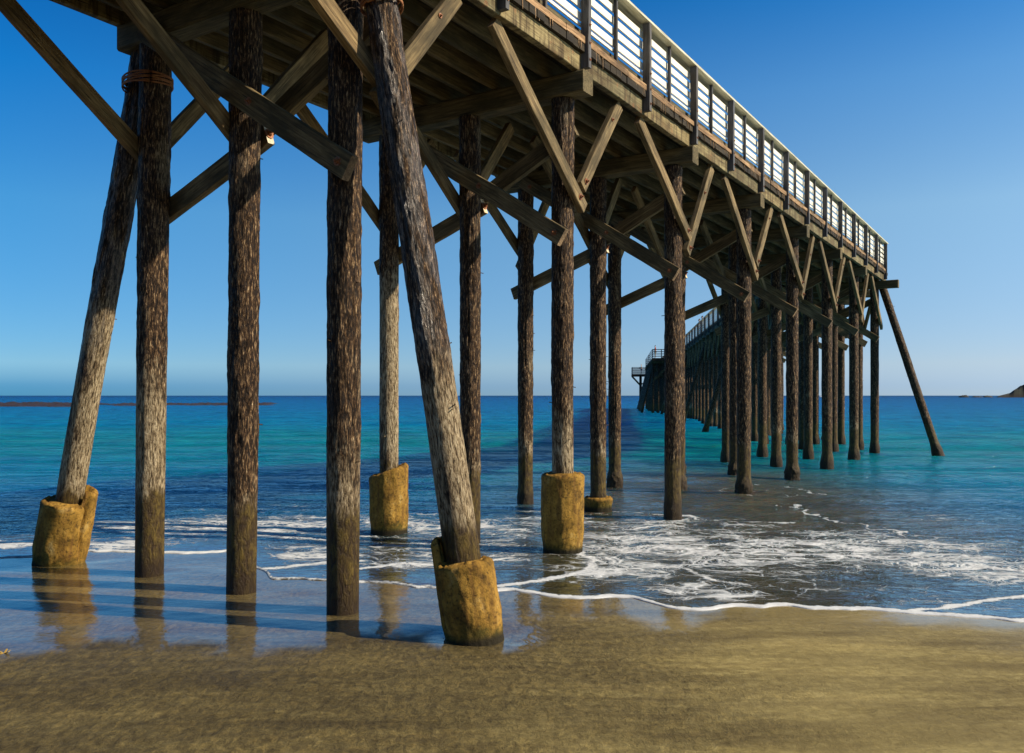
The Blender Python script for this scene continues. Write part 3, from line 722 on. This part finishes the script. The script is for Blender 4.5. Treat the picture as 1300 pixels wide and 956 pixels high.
# wedge of deck at the bend
mbw = MB(); a = MI @ V_((15.05, 34.4, 0)); pts = [V_((x1n, -.06, 0)), V_((x1n+.02, WID+.06, 0)), fpt((.0, WID+.06, 0)), fpt((0, -.06, 0))]
nn = len(mbw.v); mbw.v += [(p.x, p.y, ZS1+.001) for p in pts]+[(p.x, p.y, ZD1-.003) for p in pts]
mbw.f += [(0, 1, 2, 3), (7, 6, 5, 4), (0, 4, 5, 1), (1, 5, 6, 2), (2, 6, 7, 3), (3, 7, 4, 0)]
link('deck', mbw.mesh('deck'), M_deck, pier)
fr = empty('far_rails', FM, pier); fr.name = 'railing'
def far_rail(y, out):
    r = fr if y < 1 else empty('railing', FM, pier)
    for zc in (6.03, 5.86, 5.68, 5.50, 5.335):
        mb = MB(); mb.box((0, y-.02, H(zc)-.045), (xf1, y+.02, H(zc)+.045)); link('rail_board', mb.mesh('rail_board'), M_white, r)
    mb = MB(); mb.box((0, y-.12, H(6.22)), (xf1, y+.12, H(6.27))); link('top_rail', mb.mesh('top_rail'), M_cap, r)
    mb = MB(); mb.box((0, y-out*.05-.09, H(5.18)), (xf1, y-out*.05+.05, H(5.27))); link('curb', mb.mesh('curb'), M_beam, r)
    pm = None
    for i in range(NF):
        q = i*LF+.1
        if pm is None:
            mb = MB(); mb.box((-.04, -.065, H(4.74)), (.04, .065, H(6.20))); pm = mb.mesh('post'); pm.materials.append(M_post)
        if i < 92: link('post', pm, M_post, r, Matrix.Translation((q, y+out*.09, 0)))
far_rail(.045, -1); far_rail(WID-.045, 1)
# end platforms on the left side
def platform(x0, x1, y1, zd, y0=WID+.05):
    r = empty('landing', FM, pier); mb = MB(); x = x0
    while x < x1: mb.box((x, y0, zd-.35), (x+.19, y1, zd), .003); x += .2
    link('deck', mb.mesh('deck'), M_deck, r)
    rl_ = MB()
    for zc in (.25, .55, .85, 1.15):
        rl_.box((x0, y1-.07, zd+zc-.05), (x1, y1-.02, zd+zc+.05)); rl_.box((x0, y0, zd+zc-.05), (x0+.05, y1-.07, zd+zc+.05)); rl_.box((x1-.05, y0, zd+zc-.05), (x1, y1-.07, zd+zc+.05))
    link('rail_board', rl_.mesh('rail_board'), M_post, r)
    for (px_, py_) in [(x0+.1, y1-.1), (x0+.1, (y0+y1)/2), (x1-.1, y1-.1), ((x0+x1)/2, y1-.1)]:
        mb = MB(); mb.box((px_-.06, py_-.06, zd+.002), (px_+.06, py_+.06, zd+1.2)); link('post', mb.mesh('post'), M_post, r)
    return r
# upper lookout widening and the lower landing beyond it
pl = platform(78.5, 112, WID+2.55, ZD1-.02)
hp = MB(); hb = MB(); hc = MB(); q = 79.2
while q < 112:
    for yy in (WID+.9, WID+1.7, WID+2.4): hp.tube((q, yy, -1.5), (q, yy, ZD1-.70), .19, .16, 9)
    hp.tube((q+.5, WID+4.2, -1.5), (q+.5, WID+2.3, ZD1-.70), .18, .15, 9)
    hb.beam((q-.2, WID+2.4, H(2.0)), (q-.2, WID+.1, H(4.2)), .24, .1, (1, 0, 0)); hb.beam((q+.2, WID+.1, H(1.6)), (q+.2, WID+2.4, H(4.0)), .24, .1, (1, 0, 0))
    hc.box((q-.16, WID+.12, ZD1-.69), (q+.16, WID+2.65, ZD1-.375)); q += 2.6
pale(link('pile', hp.mesh('pile', True), M_pile, pl)); link('diagonal_brace', hb.mesh('diagonal_brace'), M_brace, pl); link('cap_beam', hc.mesh('cap_beam'), M_beam, pl)
p2 = platform(112.6, 118.4, WID+4.9, H(3.75))
for q in (113.2, 117.6):
    mb = MB(); mb.tube((q, WID+3.3, -1.6), (q, WID+3.3, H(3.4)), .21, .19, 10); pale(link('pile', mb.mesh('pile', True), M_pile, p2))
    mb = MB(); mb.beam((q, WID+3.25, H(1.7)), (q, WID+4.8, H(3.4)), .2, .1, (1, 0, 0)); mb.beam((q, WID+3.35, H(1.9)), (q, WID+.2, H(3.4)), .2, .1, (1, 0, 0)); link('knee_brace', mb.mesh('knee_brace'), M_brace, p2)

# ------------------------------------------------------------------ people on the pier
def skin_mesh(name, verts, edges, rad, lvl=2):
    me = bpy.data.meshes.new(name); me.from_pydata(verts, edges, [])
    o = bpy.data.objects.new(name, me); C.objects.link(o)
    s = o.modifiers.new('s', 'SKIN'); s.use_smooth_shade = True
    o.modifiers.new('d', 'SUBSURF').levels = lvl; o.modifiers['d'].render_levels = lvl
    for i, r in enumerate(rad):
        me.skin_vertices[0].data[i].radius = (r, r) if not isinstance(r, tuple) else r
    me.skin_vertices[0].data[0].use_root = True
    dg = bpy.context.evaluated_depsgraph_get(); dg.update()
    m2 = bpy.data.meshes.new_from_object(o.evaluated_get(dg)); bpy.data.objects.remove(o); m2.name = name; return m2
M_skin = mat_plain('skin', (.45, .26, .18)); M_hair = mat_plain('hair', (.03, .02, .012))
def person(loc, rz, shirt, trousers, label, hat=None, armup=0):
    body = [(0, 0, .95), (0, 0, 1.15), (0, .01, 1.38), (0, .0, 1.50), (0, .03, 1.60), (0, .035, 1.70)]
    rad = [.14, .125, .15, .055, .085, .075]
    e = [(0, 1), (1, 2), (2, 3), (3, 4), (4, 5)]
    def chain(start, pts, rr):
        prev = start
        for p, r in zip(pts, rr): body.append(p); rad.append(r); e.append((prev, len(body)-1)); prev = len(body)-1
        return prev
    for s in (-1, 1):
        h = chain(2, [(s*.19, 0, 1.42), (s*.23, .06, 1.18), (s*.18, .30, 1.08+armup), (s*.16, .38, 1.07+armup)], [.06, .045, .035, .035])
        for q, (dx, dz) in enumerate([(-.03, .0), (-.01, .01), (.012, .01), (.032, .0)]):
            chain(h, [(s*.16+dx, .43, 1.07+armup+dz), (s*.16+dx*1.2, .46, 1.05+armup)], [.010, .008])
        chain(h, [(s*.16-s*.045, .40, 1.06+armup)], [.011])
        chain(0, [(s*.10, 0, .86), (s*.11, .02, .48), (s*.11, 0, .09), (s*.12, .15, .045)], [.10, .065, .045, .04])
    me = skin_mesh('person', body, e, rad)
    o = link('person', me, M_skin, None, Matrix.Translation(loc) @ Matrix.Rotation(rz, 4, 'Z'), label=label, category='person')
    t = skin_mesh('shirt', [(0, 0, .93), (0, 0, 1.15), (0, .01, 1.40), (-.2, 0, 1.42), (.2, 0, 1.42), (-.235, .06, 1.18), (.235, .06, 1.18)], [(0, 1), (1, 2), (2, 3), (2, 4), (3, 5), (4, 6)], [.16, .145, .17, .075, .075, .06, .06])
    link('shirt', t, shirt, o)
    t = skin_mesh('trousers', [(0, 0, .93), (-.10, 0, .86), (.10, 0, .86), (-.11, .02, .48), (.11, .02, .48), (-.11, 0, .13), (.11, 0, .13)], [(0, 1), (0, 2), (1, 3), (2, 4), (3, 5), (4, 6)], [.155, .115, .115, .08, .08, .065, .065])
    link('trousers', t, trousers, o)
    t = skin_mesh('hair', [(0, .01, 1.62), (0, .0, 1.70), (0, .03, 1.745)], [(0, 1), (1, 2)], [.07, .09, .08]); link('hair', t, hat or M_hair, o)
    return o
def far_w(x, y, z): return far_M @ V_((x, y, z))
dark = mat_plain('dark_cloth', (.02, .022, .03)); red = mat_plain('red_cloth', (.5, .03, .02)); white = mat_plain('white_cloth', (.6, .59, .55)); blue = mat_plain('blue_cloth', (.05, .08, .18)); tan = mat_plain('tan_cloth', (.3, .24, .15))
person(far_w(36.6, WID-.26, ZD1+.004), fa, dark, dark, 'person in dark clothes standing at the left railing of the far pier section')
person(far_w(39.4, WID-.26, ZD1+.004), fa, white, blue, 'person in a white shirt at the railing just beyond the one in dark clothes')
person(far_w(79.0, WID+2.1, ZD1-.016), fa, red, tan, 'person in a red top at the corner of the upper lookout')
person(far_w(113.4, WID+3.2, H(3.75)+.002), fa, white, blue, 'person in a white top on the low landing near the outer end of the pier', white)
person(far_w(113.6, WID+1.6, H(3.75)+.002), fa, tan, dark, 'person in a tan jacket on the low landing, next to the pier')

# ------------------------------------------------------------------ distant things
def rock(name, loc, sx, sy, sz, seed, mat, **p):
    nu, nv = 40, 18; V = []
    T, Ph = np.meshgrid(np.linspace(0, 2*math.pi, nu, endpoint=False), np.linspace(-.35, math.pi/2, nv))
    d = np.stack([np.cos(T)*np.cos(Ph), np.sin(T)*np.cos(Ph), np.sin(Ph)], -1)
    r = .65+.7*fbm(d[..., 0]*2.1+seed, d[..., 1]*2.1, d[..., 2]*2.1, seed, 5)
    V = (d*r[..., None]*np.array([sx, sy, sz])).reshape(-1, 3)
    return link(name, mesh_np(name, V, grid_faces(nu, nv, True), False), mat, None, Matrix.Translation(loc), **p)
M_rock = mat_plain('dark_rock', (.045, .04, .035), .9, .4, .5)
rock('sea_rock', (533*1.0+0, 1000, -.6), 5.5, 4, 3.2, 3, M_rock, label='low dark rock in the sea furthest left of the rocks off the headland', category='rock', group='rocks off the headland')
rock('sea_rock', (549, 1000, -.8), 7, 4, 2.2, 4, M_rock, label='flat dark rock in the middle of the rocks off the headland', category='rock', group='rocks off the headland')
rock('sea_rock', (561, 1000, -.8), 6, 4, 2.6, 5, M_rock, label='dark rock next to the tip of the headland', category='rock', group='rocks off the headland')
# surf round the rocks
# headland
def headland():
    us = np.linspace(541, 900, 260); ys = np.linspace(950, 1250, 50); U, Y = np.meshgrid(us, ys); X = U*Y/950
    top = np.interp(U, [541, 545, 552, 558, 563, 569, 578, 600, 650, 750, 900], [-3, 1.5, 3.2, 4.5, 8.5, 12, 15, 19, 25, 33, 40])
    ridge = np.clip((Y-950)/10, 0, 1)**.5*np.clip((1250-Y)/150, 0, 1)
    Z = -2+(top+2)*ridge*(.8+.35*fbm(X*.12, Y*.12, 0, 5, 5)); return mesh_np('headland', np.stack([X, Y, Z], -1).reshape(-1, 3), grid_faces(260, 50), False)
def mat_head():
    n = NT('headland_scrub'); g = n.coord(); a = n.noise(g, .08, 6, .7); z = n.sep(g)[2]
    col = n.ramp(a, [(.35, (.010, .016, .012)), (.6, (.028, .032, .020))]); col = n.mix(n.maprange(z, 2, 5, 1, 0), col, (.016, .014, .012))
    return n.out(Base_Color=col, Roughness=.95)
link('headland', headland(), mat_head(), kind='structure')
# kelp bed: many low clumps of floating weed
def kelp():
    mb = MB(); r2 = random.Random(3)
    for i in range(2600):
        px = r2.uniform(-120, 345) if r2.random() < .8 else r2.uniform(-300, 150)
        dens_ = 1 if px < 110 else (.5 if px > 160 else .12)
        if r2.random() > dens_: continue
        py = r2.gauss(514.0, 1.3) if px < 110 else r2.gauss(513.6-.004*(px-160), .45)+(.9 if r2.random() < .2 else 0)
        py = max(511.2, min(516.6, py)); Y = (EYE+.1)*F/(py-502); x = (px-650)/F*Y
        w = r2.uniform(.8, 3.2); d = r2.uniform(1.2, 4.5); h = r2.uniform(.05, .40); n = 7; k = len(mb.v)
        mb.v.append((x, Y, -.09+h))
        for q in range(n):
            t = 6.283*q/n+r2.uniform(-.3, .3); rr = r2.uniform(.6, 1.2); mb.v.append((x+w*rr*math.cos(t), Y+d*rr*math.sin(t), -.16))
        mb.f += [(k, k+1+q, k+1+(q+1) % n) for q in range(n)]
    return mb.mesh('kelp_bed')
link('kelp_bed', kelp(), mat_plain('brown_kelp', (.028, .017, .013), .6, .8, .5), label='long low strip of reddish brown kelp floating far out on the left', category='kelp', kind='stuff')
# boat
def boat(x, y):
    b = empty('motor_boat', Matrix.Translation((x, y, -.1)) @ Matrix.Rotation(R(8), 4, 'Z'), label='tiny white motor boat on the horizon seen between the far piles', category='boat')
    secs = [(-3, .95, .9), (-1, 1.15, .95), (1, 1.05, 1.05), (2.3, .6, 1.2), (3.1, .04, 1.4)]; V = []
    for xx, w, h in secs:
        V += [(xx, -w, h), (xx, -w*.75, .1), (xx, 0, -.3), (xx, w*.75, .1), (xx, w, h)]
    Fc = []
    for i in range(4):
        for j in range(4): Fc.append((i*5+j, i*5+j+1, i*5+j+6, i*5+j+5))
        Fc.append((i*5+4, i*5, i*5+5, i*5+9))
    Fc.append((0, 4, 3, 2, 1)); wm = mat_plain('boat_white', (.8, .8, .8), .4, 2, .05)
    link('hull', mesh_py('hull', V, Fc), wm, b)
    mb = MB(); mb.box((-1.2, -.8, 1.0), (1.0, .8, 1.9), .02); mb.box((-1.4, -.9, 1.9), (1.2, .9, 1.98)); link('cabin', mb.mesh('cabin'), wm, b)
    mb = MB(); mb.box((-1.0, -.815, 1.35), (.8, -.805, 1.75)); mb.box((-1.0, .805, 1.35), (.8, .815, 1.75)); mb.box((1.005, -.7, 1.35), (1.02, .7, 1.75)); link('window', mb.mesh('window'), dark, b)
boat((1041.6-650)/F*1150, 1150)
# small leaf of seaweed on the sand
def weed():
    x, y = unp(5, 832); mb = MB(); r2 = random.Random(5)
    for i in range(7):
        a = r2.uniform(0, 6.28); L = r2.uniform(.03, .07); mb.beam((x, y, .012), (x+math.cos(a)*L, y+math.sin(a)*L, .012+r2.uniform(.005, .03)), .014, .005, (0, 0, 1))
    return mb.mesh('seaweed_scrap')
link('seaweed_scrap', weed(), mat_plain('yellow_weed', (.35, .22, .04)), label='small yellow scrap of seaweed on the wet sand at the left', category='seaweed')

# ------------------------------------------------------------------ camera, light, sky
cam = bpy.data.objects.new('camera', bpy.data.cameras.new('camera')); C.objects.link(cam)
cam.location = (0, 0, EYE); cam.rotation_euler = (R(90), 0, 0)
cam.data.sensor_width = 36; cam.data.lens = F/1300*36; cam.data.shift_y = 24/1300
cam.data.clip_start = .1; cam.data.clip_end = 30000
scene.camera = cam
SUN_EL, SUN_AZ = 35.5, 100.0        # azimuth clockwise from +Y
d = V_((math.sin(R(SUN_AZ))*math.cos(R(SUN_EL)), math.cos(R(SUN_AZ))*math.cos(R(SUN_EL)), math.sin(R(SUN_EL))))
sl = bpy.data.lights.new('sun', 'SUN'); sl.energy = 5.0; sl.angle = R(.5); sl.color = (1, .87, .68)
so = bpy.data.objects.new('sun', sl); C.objects.link(so); so.rotation_euler = d.to_track_quat('Z', 'Y').to_euler()
w = bpy.data.worlds.new('World'); scene.world = w; w.use_nodes = True; nt = w.node_tree
bg = nt.nodes['Background']; sky = nt.nodes.new('ShaderNodeTexSky'); sky.sky_type = 'NISHITA'; sky.sun_disc = False
sky.sun_elevation = R(SUN_EL); sky.sun_rotation = R(SUN_AZ); sky.air_density = .6; sky.dust_density = 0; sky.ozone_density = 6.0; sky.altitude = 0
tc = nt.nodes.new('ShaderNodeTexCoord'); sp = nt.nodes.new('ShaderNodeSeparateXYZ'); nt.links.new(tc.outputs['Generated'], sp.inputs[0])
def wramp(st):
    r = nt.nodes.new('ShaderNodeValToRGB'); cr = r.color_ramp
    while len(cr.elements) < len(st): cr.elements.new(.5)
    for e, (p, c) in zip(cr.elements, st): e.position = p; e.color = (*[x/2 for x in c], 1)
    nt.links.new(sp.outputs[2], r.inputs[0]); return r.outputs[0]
# haze towards the horizon and the clearer air away from the sun, as a tint on the physical sky; above the view it is darkened to cut ambient fill
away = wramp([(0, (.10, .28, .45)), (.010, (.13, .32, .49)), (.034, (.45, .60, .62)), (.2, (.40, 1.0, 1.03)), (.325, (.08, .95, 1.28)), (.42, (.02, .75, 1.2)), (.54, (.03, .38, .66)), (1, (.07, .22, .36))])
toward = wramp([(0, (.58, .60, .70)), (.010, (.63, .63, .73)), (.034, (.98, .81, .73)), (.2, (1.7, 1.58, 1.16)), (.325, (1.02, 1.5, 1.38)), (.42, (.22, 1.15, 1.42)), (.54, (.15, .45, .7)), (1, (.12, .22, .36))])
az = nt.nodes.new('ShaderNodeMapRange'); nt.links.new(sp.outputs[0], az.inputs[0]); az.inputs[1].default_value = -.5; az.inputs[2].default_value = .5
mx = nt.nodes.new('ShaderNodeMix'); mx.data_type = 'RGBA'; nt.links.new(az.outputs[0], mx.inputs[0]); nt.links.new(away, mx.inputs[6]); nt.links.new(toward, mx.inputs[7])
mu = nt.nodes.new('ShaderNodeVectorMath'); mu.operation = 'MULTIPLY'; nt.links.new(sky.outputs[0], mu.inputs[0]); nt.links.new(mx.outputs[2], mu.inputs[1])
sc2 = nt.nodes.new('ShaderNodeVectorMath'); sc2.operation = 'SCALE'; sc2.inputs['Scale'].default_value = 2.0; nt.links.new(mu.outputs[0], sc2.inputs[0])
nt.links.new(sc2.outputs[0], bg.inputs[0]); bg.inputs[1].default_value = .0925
scene.view_settings.view_transform = 'Standard'; scene.view_settings.look = 'None'; scene.view_settings.exposure = 0.6; scene.view_settings.gamma = 1
scene.view_settings.use_curve_mapping = False
scene.render.engine = 'CYCLES'; scene.cycles.use_denoising = True; scene.cycles.max_bounces = 6; scene.cycles.diffuse_bounces = 3; scene.cycles.glossy_bounces = 3
scene.cycles.sample_clamp_indirect = 6
